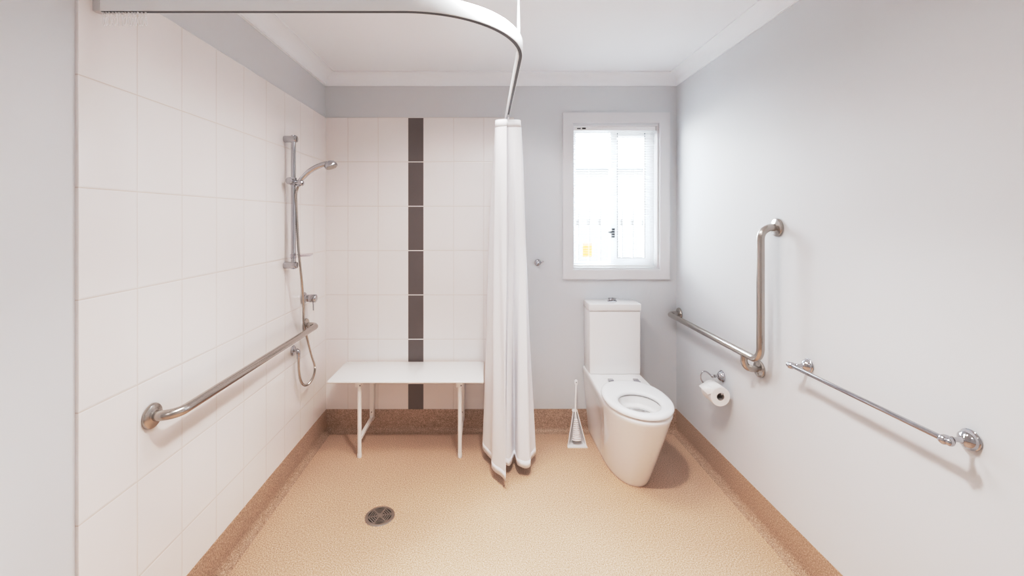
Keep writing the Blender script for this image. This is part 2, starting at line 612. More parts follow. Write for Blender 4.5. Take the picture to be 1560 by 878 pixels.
# venetian blind
bl = thing('venetian_blind', 'white venetian blind with open horizontal slats hanging inside the window', 'blind',
           (0.873, YBP + 0.03, WZ1))
bx0, bx1, by = WX0 + 0.010, WX1 - 0.012, YBP + 0.030
bm = B(); box(bm, bx0, bx1, by - 0.013, by + 0.013, WZ1 - 0.034, WZ1 - 0.008, 0.0015)
hr = obj('head_rail', bm, M['frame'], bl)
bm = B()
box(bm, 0.617, 0.641, by - 0.0155, by - 0.012, WZ1 - 0.025, WZ1 - 0.018, 0.001)
box(bm, 0.652, 0.676, by - 0.0155, by - 0.012, WZ1 - 0.026, WZ1 - 0.016, 0.001)
obj('cord_lock', bm, M['black'], hr, label='dark cord lock')
bm = B()
ztop, pitch = WZ1 - 0.046, 0.0172
k = 0
z = ztop
while z > WZ0 + 0.030:
    pr = []
    for q in range(5):
        t = q / 4 * 2 - 1
        pr.append((by + t * 0.0125, z + 0.0006 * (1 - t * t) - t * 0.0011))
    pr2 = [(y, zz - 0.0004) for y, zz in reversed(pr)]
    poly = pr + pr2
    loft(bm, [[V((bx0 + 0.004, y, zz)) for y, zz in poly], [V((bx1 - 0.004, y, zz)) for y, zz in poly]])
    z -= pitch
obj('slats', bm, M['slat'], bl)
bm = B(); box(bm, bx0 + 0.004, bx1 - 0.004, by - 0.011, by + 0.011, WZ0 + 0.012, WZ0 + 0.024, 0.002)
obj('bottom_rail', bm, M['frame'], bl)
for x in (0.70, 1.02):
    bm = B()
    for dy in (-0.0135, 0.0135):
        tube(bm, [(x, by + dy, WZ1 - 0.034), (x, by + dy, WZ0 + 0.012)], 0.0006, 6)
    obj('ladder_cord', bm, M['slat'], bl)

# ------------------------------------------------------------------ outside
bm = B(); box(bm, -12, 16, YBP + 0.16, 30, -0.5, -0.3)
struct('ground', bm, M['ground'])
fe = thing('fence', 'pale vertical paling fence seen through the lower half of the window', 'fence', (2, 5.5, -0.3))
bm = B()
x = -3.0
while x < 8:
    box(bm, x, x + 0.112, 5.5, 5.525, -0.3, 1.585, 0.006, 1)
    x += 0.139
obj('palings', bm, M['fence'], fe)
bm = B()
for z in (0.1, 1.35):
    box(bm, -3.0, 8, 5.525, 5.57, z, z + 0.08)
obj('fence_rails', bm, M['fence'], fe)
ho = thing('house', 'pale neighbouring house with a hipped roof beyond the fence', 'house', (4, 9, -0.3))
bm = B(); box(bm, -1.5, 7.5, 8.4, 14, -0.3, 2.42)
obj('house_wall', bm, M['house'], ho)
bm = B()
e = [(-2.0, 7.9, 2.44), (8.0, 7.9, 2.44), (8.0, 14.5, 2.44), (-2.0, 14.5, 2.44)]
r = [(1.2, 11.2, 3.5), (3.2, 11.2, 3.5)]
vv = [bm.verts.new(p) for p in e + r]
for q in ((0, 1, 5, 4), (1, 2, 5), (2, 3, 4, 5), (3, 0, 4), (3, 2, 1, 0)):
    bm.faces.new([vv[i] for i in q])
obj('roof', bm, M['roof'], ho)
bm = B(); box(bm, -2.05, 8.05, 7.8, 7.92, 2.33, 2.46, 0.01)
obj('gutter', bm, M['gutter'], ho, label='blue grey gutter along the eave')

# ================================================================== curtain rail
RZ0, RZ1, RY, RR = 2.012, 2.059, 1.2, 0.35
rx = 0.12
rail_t = thing('curtain_rail', 'white curved curtain rail reaching from the tiled side wall round to the back wall', 'curtain rail',
               (XL, RY, RZ0))
path = [V((XL + 0.019, RY, 0)), V((rx - RR, RY, 0))]
for k in range(1, 33):
    a = k / 32 * PI / 2
    path.append(V((rx - RR + RR * math.sin(a), RY + RR - RR * math.cos(a), 0)))
path.append(V((rx, YB - 0.001, 0)))


def sweep_flat(bm, path, prof):
    """Sweep an (offset to the right, height) profile along a horizontal path."""
    rings = []
    for i, p in enumerate(path):
        a = path[max(0, i - 1)]; b = path[min(len(path) - 1, i + 1)]
        t = (b - a).normalized()
        n = V((t.y, -t.x, 0))
        rings.append([p + n * d + V((0, 0, z)) for d, z in prof])
    loft(bm, rings)


h = 0.009
prof = [(-h, RZ0 + .002), (-h, RZ1 - .003), (-h + .003, RZ1), (h - .003, RZ1), (h, RZ1 - .003), (h, RZ0 + .002),
        (h - .001, RZ0), (0.004, RZ0), (0.004, RZ0 + 0.006), (-0.004, RZ0 + 0.006), (-0.004, RZ0), (-h + .001, RZ0)]
bm = B(); sweep_flat(bm, path, prof)
rl = obj('rail', bm, M['rail'], rail_t, 40)
bm = B(); sweep_flat(bm, path[:-1] + [V((rx, YB - 0.002, 0))], [(-.0045, RZ0 - .0008), (-.0045, RZ0 + .007), (.0062, RZ0 + .007), (.0062, RZ0 - .0008)])
obj('slot_shade', bm, M['slot'], rl, label='dark strip painted as the shade in the rail slot')  # dark strip stands in for the shade inside the slot
bm = B(); box(bm, XL, XL + 0.0195, RY - 0.0105, RY + 0.0105, RZ0 - 0.001, RZ1 + 0.001, 0.001)
obj('end_bracket', bm, M['railcap'], rail_t, label='grey end bracket on the tiled wall')
sp = V((rx - RR + RR * math.cos(math.radians(15)), RY + RR - RR * math.sin(math.radians(15)), 0))
bm = B()
tube(bm, [sp + V((0, 0, RZ1)), sp + V((0, 0, RZ1 + 0.06)), sp + V((0, 0, RZ1 + 0.10)), sp + V((0, 0, ZC))],
     [0.0055, 0.0048, 0.0034, 0.0032], 12)
obj('suspension_rod', bm, M['rail'], rail_t, label='thin white rod from rail up to ceiling')


# hooks
def make_hook(name):
    bm = B()
    pts = [(0, 0, 0.006), (0, 0, -0.004), (0.0016, 0.0014, -0.012), (0.0030, 0.0022, -0.022), (0.0022, 0.0020, -0.031),
           (0, 0, -0.0345), (-0.0022, -0.0018, -0.031), (-0.0026, -0.0022, -0.022), (-0.0014, -0.0016, -0.015), (0.0004, -0.001, -0.0118)]
    tube(bm, spline(pts, 4), 0.00115, 8)
    box(bm, -0.0022, 0.0022, -0.003, 0.003, -0.0045, 0.0035, 0.0008, 1)
    return obj(name, bm, M['hook'])


first = make_hook('curtain_hook')
HL = 'empty white plastic curtain hook bunched at the wall end of the rail'
n_h = 14
for i in range(n_h):
    o = first if i == 0 else first.copy()
    if i:
        COL.objects.link(o)
    px = 157.5 + i * 4.85 + (0 if i < n_h - 1 else 1.2)
    o.location = ((px - 741) * RY / F, RY + random.uniform(-.001, .001), RZ0 - 0.003)
    o.rotation_euler = (0, random.uniform(-.10, .10), 1.0 + random.uniform(-.7, .7))
    tag(o, HL, 'hook', 'empty curtain hooks by the wall')

# ================================================================== shower curtain
top = [(.112, 2.372), (.085, 2.378), (.058, 2.392), (.050, 2.42), (.055, 2.47), (.07, 2.485), (.095, 2.465), (.108, 2.405), (.116, 2.392),
       (.130, 2.392), (.145, 2.397), (.160, 2.386), (.176, 2.392), (.189, 2.405), (.188, 2.455), (.15, 2.49), (.08, 2.525), (.165, 2.56), (.075, 2.60),
       (.165, 2.635), (.08, 2.67), (.15, 2.70)]
bot = [(.102, 2.285), (.066, 2.345), (.029, 2.405), (.034, 2.48), (-.024, 2.604), (.02, 2.66), (.075, 2.585), (.100, 2.450), (.118, 2.425),
       (.142, 2.452), (.164, 2.520), (.176, 2.425), (.208, 2.408), (.243, 2.410), (.256, 2.490), (.290, 2.56), (.20, 2.64), (.04, 2.70), (.21, 2.745),
       (.05, 2.79), (.19, 2.83), (.10, 2.87)]
zt0, zb0 = 1.985, 0.055
NZ = 48
rows = []
for j in range(NZ + 1):
    s = j / NZ
    e = s ** 0.72
    ctl = [V((a[0] * (1 - e) + b[0] * e, a[1] * (1 - e) + b[1] * e, 0)) for a, b in zip(top, bot)]
    # the split between the front folds only opens near the hem
    q = max(0.0, 1 - s / 0.75) ** 0.8
    for ii, w in ((9, .6), (10, 1.0), (11, .5)):
        mid_ = (ctl[8] + ctl[12]) / 2 + V((0, -.004, 0))
        ctl[ii] = ctl[ii].lerp(V((ctl[ii].x, mid_.y, 0)), q * w)
    cur = spline(ctl, 7)
    row = []
    for i, p in enumerate(cur):
        zz = zt0 + (zb0 - zt0) * s
        wob = 0.0035 * math.sin(6.3 * s + i * 0.55) * s * (1 - s) * 4
        if i < 6:
            zz += -0.003 * (6 - i) / 6 * s
        row.append(V((p.x + wob, p.y + 0.5 * wob, zz + 0.004 * math.sin(i * 0.5) * s)))
    rows.append(row)
bm = B()
loft(bm, rows, False, False, closed=False)
cu = thing('shower_curtain', 'white fabric shower curtain gathered at the back of the curved rail', 'curtain', (0.12, 2.55, zt0))
co = obj('curtain_cloth', bm, M['curtain'], cu, 80)
md = co.modifiers.new('thickness', 'SOLIDIFY'); md.thickness = 0.0009; md.offset = 0
# hems: turned bottom and top edge, slightly thicker
for nm, ra, rb in (('bottom_hem', NZ - 1, NZ), ('heading_tape', 0, 1)):
    bm = B()
    loft(bm, [[p.copy() for p in rows[ra]], [p.copy() for p in rows[rb]]], False, False, closed=False)
    ho_ = obj(nm, bm, M['curtain'], cu, 80)
    md = ho_.modifiers.new('thickness', 'SOLIDIFY'); md.thickness = 0.0014; md.offset = 0
for i, y in enumerate((2.385, 2.405, 2.43, 2.47, 2.52)):
    o = first.copy(); COL.objects.link(o)
    o.location = (rx + 0.0005, y, RZ0 - 0.003)
    o.rotation_euler = (0, random.uniform(-.1, .1), random.uniform(-.5, .5))
    tag(o, 'white plastic curtain hook holding the gathered curtain on the rail', 'hook', 'curtain hooks in use')

# ================================================================== shower bench
be = thing('shower_bench', 'white folding shower bench on thin legs below the brown tile strip', 'bench', (-0.46, 2.74, 0))
bm = B(); box(bm, -0.940, -0.016, 2.553, 2.905, 0.466, 0.480, 0.005, 3)
obj('bench_top', bm, M['bench'], be)
for x in (-0.765, -0.160):
    bm = B()
    # front leg, slightly oval tube, with foot
    tube(bm, [(x, 2.612, 0.0), (x, 2.612, 0.447)], 0.0125, 16)
    lg = obj('leg', bm, M['bmetal'], be)
    bm = B(); lathe(bm, [(0.0135, 0.0), (0.0140, 0.003), (0.0135, 0.022), (0.0126, 0.024)], (x, 2.612, 0.0005))
    obj('foot', bm, M['plastic'], lg)
    bm = B(); box(bm, x - 0.011, x + 0.011, 2.62, 2.889, 0.098, 0.120, 0.004)
    obj('lower_bar', bm, M['bmetal'], be)
    bm = B(); box(bm, x - 0.0135, x + 0.0135, 2.884, 2.9255, 0.092, 0.466, 0.003)
    up = obj('wall_upright', bm, M['bmetal'], be)
    for z in (0.150, 0.40):
        bm = B(); lathe(bm, [(0.0045, 0), (0.004, 0.002), (0.0015, 0.003)], (x, 2.884, z), (0, -1, 0), 10)
        obj('screw', bm, M['steel'], up, label='steel screw head')
    bm = B(); box(bm, x - 0.022, x + 0.017, 2.590, 2.632, 0.428, 0.4665, 0.004)
    br = obj('hinge_bracket', bm, M['plastic'], be)
    bm = B(); lathe(bm, [(0.004, 0), (0.0035, 0.0015), (0.001, 0.002)], (x + 0.009, 2.590, 0.440), (0, -1, 0), 10)
    obj('rivet', bm, M['gasket'], br)

# ================================================================== floor drain
dx, dy = -0.515, 2.093
dr = thing('floor_drain', 'round metal floor drain grate set in the beige vinyl floor', 'drain', (dx, dy, 0))
bm = B(); lathe(bm, [(0.064, 0.0), (0.064, 0.0009), (0.0, 0.0009)], (dx, dy, 0.0), cap1=False)
obj('well_shade', bm, M['dark'], dr, label='dark disc painted as the shaded well under the grate')  # flat dark disc, painted shade instead of a deep unlit well
bm = B()
lathe(bm, [(0.0555, 0.001), (0.0555, 0.0042), (0.060, 0.0048), (0.068, 0.0040), (0.0705, 0.0005), (0.0555, 0.001)], (dx, dy, 0),
      seg=56, cap0=False, cap1=False)
rot0 = math.radians(14)


def slab(bm, cx, cy, ang, x0, x1, y0, y1, z0, z1):
    c, s = math.cos(ang), math.sin(ang)
    poly = [(x0, y0), (x1, y0), (x1, y1), (x0, y1)]
    loft(bm, [[V((cx + a * c - b * s, cy + a * s + b * c, z)) for a, b in poly] for z in (z0, z1)])


for q in range(6):
    a = rot0 + q * PI / 3
    slab(bm, dx, dy, a, 0.010, 0.0565, -0.0034, 0.0034, 0.0012, 0.0042)
    m_ = a + PI / 6
    for rr in (0.0165, 0.0265, 0.0365, 0.0465):
        hw = rr * math.tan(PI / 6)
        slab(bm, dx, dy, m_, rr - 0.0028, rr + 0.0028, -hw, hw, 0.0012, 0.0040)
lathe(bm, [(0.012, 0.001), (0.012, 0.0042), (0.006, 0.0046), (0.0, 0.0046)], (dx, dy, 0), cap1=False)
obj('grate', bm, M['drain'], dr)

# ================================================================== grab rails
def flange(bm, p, axis, r=0.040):
    lathe(bm, [(r * .96, 0), (r, 0.002), (r, 0.006), (r * .94, 0.0105), (r * .80, 0.013), (r * .62, 0.014), (0.019, 0.016), (0.016, 0.017)],
          p, axis, 36)


gl = thing('grab_rail', 'long straight stainless grab rail across the white tiled wall', 'grab rail', (XL, 2.0, 0.80))
GX, GZ = -1.0075, 0.803
gp = fillet([(XL + .012, 1.397, GZ), (GX, 1.397, GZ), (GX, 2.587, GZ), (XL + .012, 2.587, GZ)], [0, 0.055, 0.045, 0], 12)
bm = B(); tube(bm, gp, 0.0162, 24)
obj('bar', bm, M['steel'], gl)
for y in (1.397, 2.587):
    bm = B(); flange(bm, (XL, y, GZ), (1, 0, 0))
    obj('flange', bm, M['steel'], gl)

gr = thing('grab_rail', 'stainless steel grab rail with a tall upright on the wall beside the toilet', 'grab rail', (XR, 2.4, 0.8))
RX, RZ = 1.210, 0.806
YV = 1.912
gp = fillet([(XR - .012, 2.880, RZ), (RX, 2.880, RZ), (RX, YV, RZ), (RX, YV, 1.400), (XR - .012, YV, 1.400)],
            [0, 0.040, 0.060, 0.050, 0], 12)
bm = B(); tube(bm, gp, 0.0162, 24)
bar = obj('bar', bm, M['steel'], gr)
bm = B(); tube(bm, fillet([(RX, 2.035, RZ - .005), (RX, 2.035, 0.733), (XR - .012, 2.035, 0.733)], 0.042, 12), 0.0150, 24)
obj('support_arm', bm, M['steel'], gr, label='short bent arm under the rail corner')
for p in ((XR, 2.880, RZ), (XR, YV, 1.400), (XR, 2.035, 0.733)):
    bm = B(); flange(bm, p, (-1, 0, 0))
    obj('flange', bm, M['steel'], gr)

# ================================================================== towel rail
tr = thing('towel_rail', 'thin chrome towel rail on the right wall, ornate round ends', 'towel rail', (XR, 1.44, 0.85))
TX, TZ = 1.216, 0.853
ya, yb = 1.149, 1.728
bm = B(); tube(bm, [(TX, ya - 0.012, TZ), (TX, yb + 0.012, TZ)], 0.0078, 18)
obj('bar', bm, M['chrome'], tr)
for y, s in ((ya, -1), (yb, 1)):
    bm = B()
    lathe(bm, [(0.026, 0), (0.0275, .002), (0.0275, .004), (0.0255, .006), (0.0245, .0075), (0.0242, .010), (0.0215, .0165), (0.015, .0225), (0.0095, .026),
               (0.0085, .028)], (XR, y, TZ), (-1, 0, 0), 36)
    ro = obj('rosette', bm, M['chrome'], tr)
    bm = B()
    lathe(bm, [(0.0085, .024), (0.0075, .030), (0.0062, .040), (0.0062, .047), (0.0085, .0485), (0.0085, .051), (0.0065, .052), (0.0085, .056), (0.0122, .062),
               (0.0135, .0695), (0.0122, .077), (0.0085, .082), (0.003, .0848), (0.0001, .085)], (XR, y, TZ), (-1, 0, 0), 28)
    obj('post', bm, M['chrome'], tr)
    bm = B()
    lathe(bm, [(0.0085, .006), (0.0105, .010), (0.0108, .015), (0.0085, .019), (0.004, .0215), (0.0001, .022)], (TX, y, TZ), (0, s, 0), 22)
    obj('finial', bm, M['chrome'], tr)

# ================================================================== toilet roll holder and roll
HY, HZ = 2.362, 0.580
th = thing('toilet_roll_holder', 'small chrome hooked toilet roll holder on the wall below the grab rail', 'toilet roll holder', (XR, HY, HZ))
bm = B()
lathe(bm, [(0.030, 0), (0.031, .002), (0.031, .004), (0.0285, .006), (0.027, .0075), (0.0265, .010), (0.022, .017), (0.014, .023), (0.009, .026)],
      (XR, HY, HZ), (-1, 0, 0), 32)
obj('rosette', bm, M['chrome'], th)
bm = B()
lathe(bm, [(0.009, .022), (0.0065, .030), (0.0060, .036), (0.009, .038), (0.009, .041), (0.0065, .043), (0.0095, .048), (0.0102, .053), (0.008, .058),
           (0.004, .061)], (XR, HY, HZ), (-1, 0, 0), 22)
obj('post', bm, M['chrome'], th)
rollc = V((1.214, 2.246, 0.514))
bm = B()
arm = spline([(XR - .056, HY, HZ), (XR - .064, HY + .001, HZ + .006), (1.206, HY + .003, HZ + .020), (1.193, HY + .005, HZ + .024), (1.181, HY + .006, HZ + .020),
              (1.173, HY + .007, HZ + .004), (1.175, HY + .008, HZ - .020), (1.190, HY + .008, HZ - .042), (1.205, HY, 0.529), (1.213, HY - .03, 0.526),
              (1.215, 2.30, 0.526), (1.215, 2.25, 0.527), (1.216, 2.238, 0.530), (1.219, 2.232, 0.536)], 6)
tube(bm, arm, 0.0038, 12)
obj('arm', bm, M['chrome'], th)

to = thing('toilet_roll', 'white toilet paper roll with a folded loose end on the chrome holder', 'toilet roll', rollc)
R1, R0 = 0.050, 0.0195
bm = B()
lathe(bm, [(R0, 0), (R1 - .002, 0), (R1, .002), (R1, .100), (R1 - .002, .102), (R0, .102), (R0, 0)], rollc, (0, 1, 0), 48, False, False)
obj('paper', bm, M['tissue'], to)
bm = B()
lathe(bm, [(R0 - .0015, 0.001), (R0, 0.0005), (R0, .1015), (R0 - .0015, .101), (R0 - .0015, 0.001)], rollc, (0, 1, 0), 32, False, False)
obj('core', bm, M['card'], to, label='grey cardboard core')
# loose end: leaves the roll tangentially over the top and is folded to a point
bm = B()
pts = []


def rp(ang, y, r=R1 + 0.0012):
    return V((rollc.x + r * math.cos(ang), rollc.y + y, rollc.z + r * math.sin(ang)))


secs = []
for k in range(9):
    a = math.radians(62 + k * 8.5)
    secs.append((rp(a, 0.001), rp(a, 0.101)))
t_end = secs[-1]
tip = V((rollc.x - 0.082, rollc.y + 0.062, rollc.z + 0.034))
va = [bm.verts.new(p[0]) for p in secs]
vb = [bm.verts.new(p[1]) for p in secs]
for k in range(8):
    bm.faces.new((va[k], va[k + 1], vb[k + 1], vb[k]))
mid = bm.verts.new(rp(math.radians(132), 0.053, R1 + 0.004))
vt = bm.verts.new(tip)
low = bm.verts.new(V((rollc.x - 0.060, rollc.y + 0.010, rollc.z + 0.008)))
ra = bm.verts.new(rp(math.radians(160), 0.002))
bm.faces.new((va[-1], mid, vb[-1]))
bm.faces.new((vb[-1], mid, vt))
bm.faces.new((va[-1], vt, mid))
bm.faces.new((va[-1], low, vt))
bm.faces.new((va[-1], ra, low))
o = obj('loose_sheet', bm, M['tissue'], to, 20, label='folded triangular loose end')
md = o.modifiers.new('thickness', 'SOLIDIFY'); md.thickness = 0.0008; md.offset = 0

# ================================================================== robe hook
hx, hz = 0.347, 1.143
hk = thing('robe_hook', 'small round chrome robe hook on the wall between curtain and window', 'hook', (hx, YBP, hz))
bm = B(); lathe(bm, [(0.021, 0), (0.0225, .002), (0.0225, .005), (0.019, .009), (0.012, .013), (0.008, .015)], (hx, YBP, hz), (0, -1, 0), 32)
obj('rosette', bm, M['chrome'], hk)
bm = B(); lathe(bm, [(0.008, .012), (0.006, .022), (0.006, .028), (0.010, .033), (0.0125, .039), (0.011, .045), (0.006, .049), (0.0001, .050)], (hx, YBP, hz), (0, -1, 0), 24)
obj('knob', bm, M['chrome'], hk)
bm = B()
tube(bm, spline([(hx + .008, YBP - .018, hz), (hx + .018, YBP - .028, hz - .001), (hx + .026, YBP - .034, hz + .004), (hx + .031, YBP - .036, hz + .009)], 5),
     0.0034, 10)
lathe(bm, [(0.0001, -.005), (0.0035, -.0035), (0.0048, 0), (0.0035, .0035), (0.0001, .005)], (hx + .031, YBP - .036, hz + .009), (1, 0, 1), 14)
obj('prong', bm, M['chrome'], hk)

# ================================================================== toilet
TCX = 0.816
wc = thing('toilet', 'white close-coupled toilet with an open seat, standing under the window', 'toilet', (TCX, 2.6, 0))
BACK = YB - 0.004


def outline(w, yf, yc, wbk, n_f=40, n_s=8, e=2.15):
    """Closed plan outline: straight back, sides, rounded front (superellipse)."""
    pts = []
    L = yc - yf
    for k in range(n_f + 1):
        a = PI * k / n_f
        c, s = math.cos(a), math.sin(a)
        x = w * math.copysign(abs(c) ** (2 / e), c)
        y = yc - L * abs(s) ** (2 / e)
        pts.append((TCX - x, y))
    for k in range(1, n_s + 1):
        t = k / n_s
        pts.append((TCX + w + (wbk - w) * t, yc + (BACK - yc) * t))
    for k in range(1, 10):
        pts.append((TCX + wbk - 2 * wbk * k / 10, BACK))
    for k in range(0, n_s):
        t = 1 - k / n_s
        pts.append((TCX - w - (wbk - w) * t, yc + (BACK - yc) * t))
    return pts


secs = []
for t in (0, .012, .05, .12, .22, .34, .46, .58, .70, .80, .90, .96, 1.0):
    z = 0.432 * t
    w = 0.120 + 0.052 * t ** 0.9
    yf = 2.322 - 0.212 * t ** 0.95
    yc = 2.60 - 0.21 * t
    wbk = 0.126 + 0.039 * t ** 0.9
    if t == 0:
        w -= .002; wbk -= .002; yf += .002
    # side panels are dished in behind the bowl
    pl = []
    for (x, y) in outline(w, yf, yc, wbk):
        u = (y - (yc - .02)) / (BACK - (yc - .02))
        if 0 < u < 1 and abs(abs(x - TCX)) > 0.09:
            dd = 0.022 * (math.sin(PI * min(1, u * 1.0) ** 0.72) ** 1.6) * math.sin(PI * min(1, t * 1.05)) ** 0.8
            x = TCX + math.copysign(abs(x - TCX) - dd, x - TCX)
        pl.append((x, y))
    secs.append([V((x, y, z)) for x, y in pl])
w1, yf1, yc1, wb1 = 0.172, 2.110, 2.39, 0.165
for ins, z in ((.0015, .438), (.005, .4435), (.012, .446)):
    secs.append([V((x, y, z)) for x, y in outline(w1 - ins, yf1 + ins, yc1, wb1 - ins * .6)])
ref = secs[-1]
HC = V((TCX - 0.004, 2.300, 0))


def ell(a, b, z, cy=HC.y, cx=HC.x):
    out = []
    for p in ref:
        # angle in ellipse space, so rear corners stay regular
        t = math.atan2((p.y - HC.y), (p.x - HC.x))
        out.append(V((cx + a * math.cos(t), cy + b * math.sin(t), z)))
    return out


for a_, b_, z_, cy_ in ((.114, .136, .446, 2.300), (.110, .131, .4445, 2.300), (.1085, .129, .440, 2.300), (.107, .127, .408, 2.300),
                        (.104, .123, .402, 2.300), (.095, .110, .398, 2.301), (.092, .106, .394, 2.301), (.0925, .106, .385, 2.301),
                        (.108, .122, .374, 2.302), (.104, .118, .340, 2.305), (.090, .102, .310, 2.312), (.078, .086, .270, 2.322),
                        (.062, .066, .230, 2.335), (.050, .052, .195, 2.345)):
    secs.append(ell(a_, b_, z_, cy_))
bm = B()
loft(bm, secs, True, True)
pan = obj('pan', bm, M['ceramic'], wc, 42)
bm = B()
bm.faces.new([bm.verts.new(p) for p in ell(.0665, .0725, .242, 2.33)])
obj('water', bm, M['water'], pan, label='still water in the bowl')
bm = B(); lathe(bm, [(0.007, 0), (0.006, .002), (0.003, .003)], (TCX - 0.119, 2.50, 0.052), (-1, -.35, 0), 14)
obj('fixing_cap', bm, M['seat'], pan, label='small white fixing cap near floor')

# seat
SCY = 2.352


def seat_pt(a, b, cy, k, n, cx, e_rear=2.0):
    t = 2 * PI * k / n
    c, s = math.cos(t), math.sin(t)
    if s > 0:
        x = a * math.copysign(abs(c) ** (2 / e_rear), c); y = b * abs(s) ** (2 / e_rear)
    else:
        x = a * c; y = b * s
    return cx + x, cy + y


n = 72
rings = []
so = (0.177, 0.246, SCY, TCX - 0.001)
si = (0.104, 0.124, 2.297, TCX - 0.006)


def ring(out, ins, z):
    a, b, cy, cx = out
    er = 2.35 if out is so else 2.0
    return [V((*seat_pt(a + ins, b + ins, cy, k, n, cx, er), z)) for k in range(n)]


rings = [ring(so, -.006, .4515), ring(so, -.0012, .4535), ring(so, 0, .458), ring(so, -.0010, .464), ring(so, -.0045, .4690), ring(so, -.012, .4722),
         ring(so, -.026, .4738), ring(si, .022, .4728), ring(si, .010, .4705), ring(si, .003, .4665), ring(si, 0, .461), ring(si, .002, .4545), ring(si, .006, .4515)]
bm = B()
vr = loft(bm, rings, False, False)
for i in range(n):
    j = (i + 1) % n
    bm.faces.new((vr[-1][i], vr[-1][j], vr[0][j], vr[0][i]))
seat = obj('seat', bm, M['seat'], wc, 50)
for (x, y) in ((TCX - .125, 2.235), (TCX + .125, 2.235)):
    bm = B(); box(bm, x - .012, x + .012, y - .008, y + .008, .4455, .4525, .002)
    obj('seat_buffer', bm, M['plastic'], seat)
for x in (TCX - .064, TCX + .088):
    bm = B(); box(bm, x - .016, x + .016, 2.602, 2.634, .4462, .468, .004, 3)
    hg = obj('hinge', bm, M['chrome'], wc, label='chrome seat hinge')
    bm = B(); tube(bm, [(x - .020, 2.600, .458), (x + .020, 2.600, .458)], .0055, 14)
    obj('hinge_pin', bm, M['chrome'], hg)

# cistern
CY0 = 2.757
cx0, cx1 = 0.6565, 0.984
bm = B(); box(bm, cx0 + .001, cx1 - .002, CY0 + .001, BACK, .4462, .8485, .008, 4)
obj('cistern', bm, M['ceramic'], wc, 40)
bm = B(); box(bm, cx0 - .003, cx1 + .002, CY0 - .004, BACK, .8505, .896, .007, 4)
lid = obj('cistern_lid', bm, M['ceramic'], wc, 40)
fb = (TCX + 0.010, 2.846)
bm = B()
lathe(bm, [(0.031, 0), (0.031, .003), (0.027, .006), (0.022, .008), (0.021, .016)], (*fb, .8955), (0, 0, 1), 32)
bt = obj('flush_button', bm, M['chrome'], lid, label='chrome dual flush button')
for s in (-1, 1):
    bm = B()
    poly = [(s * 0.0012, -0.022)] + [(s * (0.0012 + 0.0245 * math.sin(PI * k / 10)), -0.024 * math.cos(PI * k / 10)) for k in range(1, 10)] + [(s * 0.0012, 0.022)]
    zz = [.9115, .9165, .9185]
    loft(bm, [[V((fb[0] + x * q, fb[1] + y * q, z)) for x, y in poly] for q, z in ((1.05, zz[0]), (1.05, zz[1]), (0.85, zz[2]))])
    obj('button_half', bm, M['chrome'], bt)

# ================================================================== toilet brush and holder
bxc, byc = 0.572, 2.725
hb = thing('toilet_brush_holder', 'white open-fronted toilet brush holder on the floor left of the toilet', 'brush holder', (bxc, byc, 0))
bm = B()


def shell_ring(z, w, d, th):
    """Open-front D-shaped wall: outer then inner curve."""
    o = []
    for k in range(17):
        a = PI * k / 16
        o.append(V((bxc - w * math.cos(a), byc - .0 + d * math.sin(a), z)))
    for k in range(16, -1, -1):
        a = PI * k / 16
        o.append(V((bxc - (w - th) * math.cos(a), byc + (d - th) * math.sin(a), z)))
    return o


lv = [(0.006, .060, .080), (.03, .055, .076), (.08, .043, .066), (.13, .031, .058), (.17, .022, .052), (.195, .016, .048)]
rings = [shell_ring(z, w, d * .95, .005) for z, w, d in lv]
rings = [[p + V((0, 0.30 * p.z, 0)) for p in r] for r in rings]
loft(bm, rings, True, True)
obj('holder_shell', bm, M['plastic'], hb, 50)
bm = B()
for (z, s) in ((0.0, 1.0), (0.006, 1.0), (0.009, .94)):
    pass
base = []
poly = [V((bxc - .062, byc - .012, 0)), V((bxc + .062, byc - .012, 0))] + \
       [V((bxc + .062 * math.cos(PI * k / 16), byc + .078 * math.sin(PI * k / 16), 0)) for k in range(17)]
poly = poly[:2] + poly[3:]
loft(bm, [[p + V((0, 0, z)) for p in poly] for z in (0.0003, .006)] +
     [[V((bxc + (p.x - bxc) * .95, byc + .01 + (p.y - byc - .01) * .95, .009)) for p in poly]])
obj('holder_base', bm, M['plastic'], hb, 50)
bm = B()
lathe(bm, [(0.0175, 0), (0.019, .003), (0.017, .013), (0.010, .016)], (bxc, byc + .079, .190), (0, .3, 1), 20, sv=0.9)
obj('collar', bm, M['plastic'], hb)

tb = thing('toilet_brush', 'white toilet brush with a slim handle, standing in its open holder', 'toilet brush', (bxc, byc + .03, .01))
bm = B()
ax = V((0.0, 0.23, 1)).normalized()
o0 = V((bxc + .001, byc + .022, .028))
prof = [(0.012, 0)]
for k in range(11):
    h0 = .004 + k * .0115
    rr = 0.030 - 0.0017 * k
    prof += [(rr - .004, h0), (rr, h0 + .003), (rr, h0 + .0065), (rr - .004, h0 + .0095)]
prof += [(0.006, .134)]
lathe(bm, prof, o0, ax, 28)
obj('brush_head', bm, M['bristle'], tb, 20, label='ribbed white bristle head')
bm = B()
hp = [o0 + ax * .125, o0 + ax * .17, o0 + ax * .24 + V((.003, 0, 0)), o0 + ax * .30 + V((.009, 0, 0)), o0 + ax * .335 + V((.012, 0, 0))]
tube(bm, spline(hp, 5), 0.0062, 14)
obj('handle', bm, M['plastic'], tb)
bm = B()
gp0 = hp[-1]
lathe(bm, [(0.006, -.004), (0.0095, .003), (0.0115, .012), (0.0115, .022), (0.009, .030), (0.004, .034), (0.0001, .0345)], gp0, ax, 20, sv=.7)
gpp = obj('grip', bm, M['plastic'], tb)
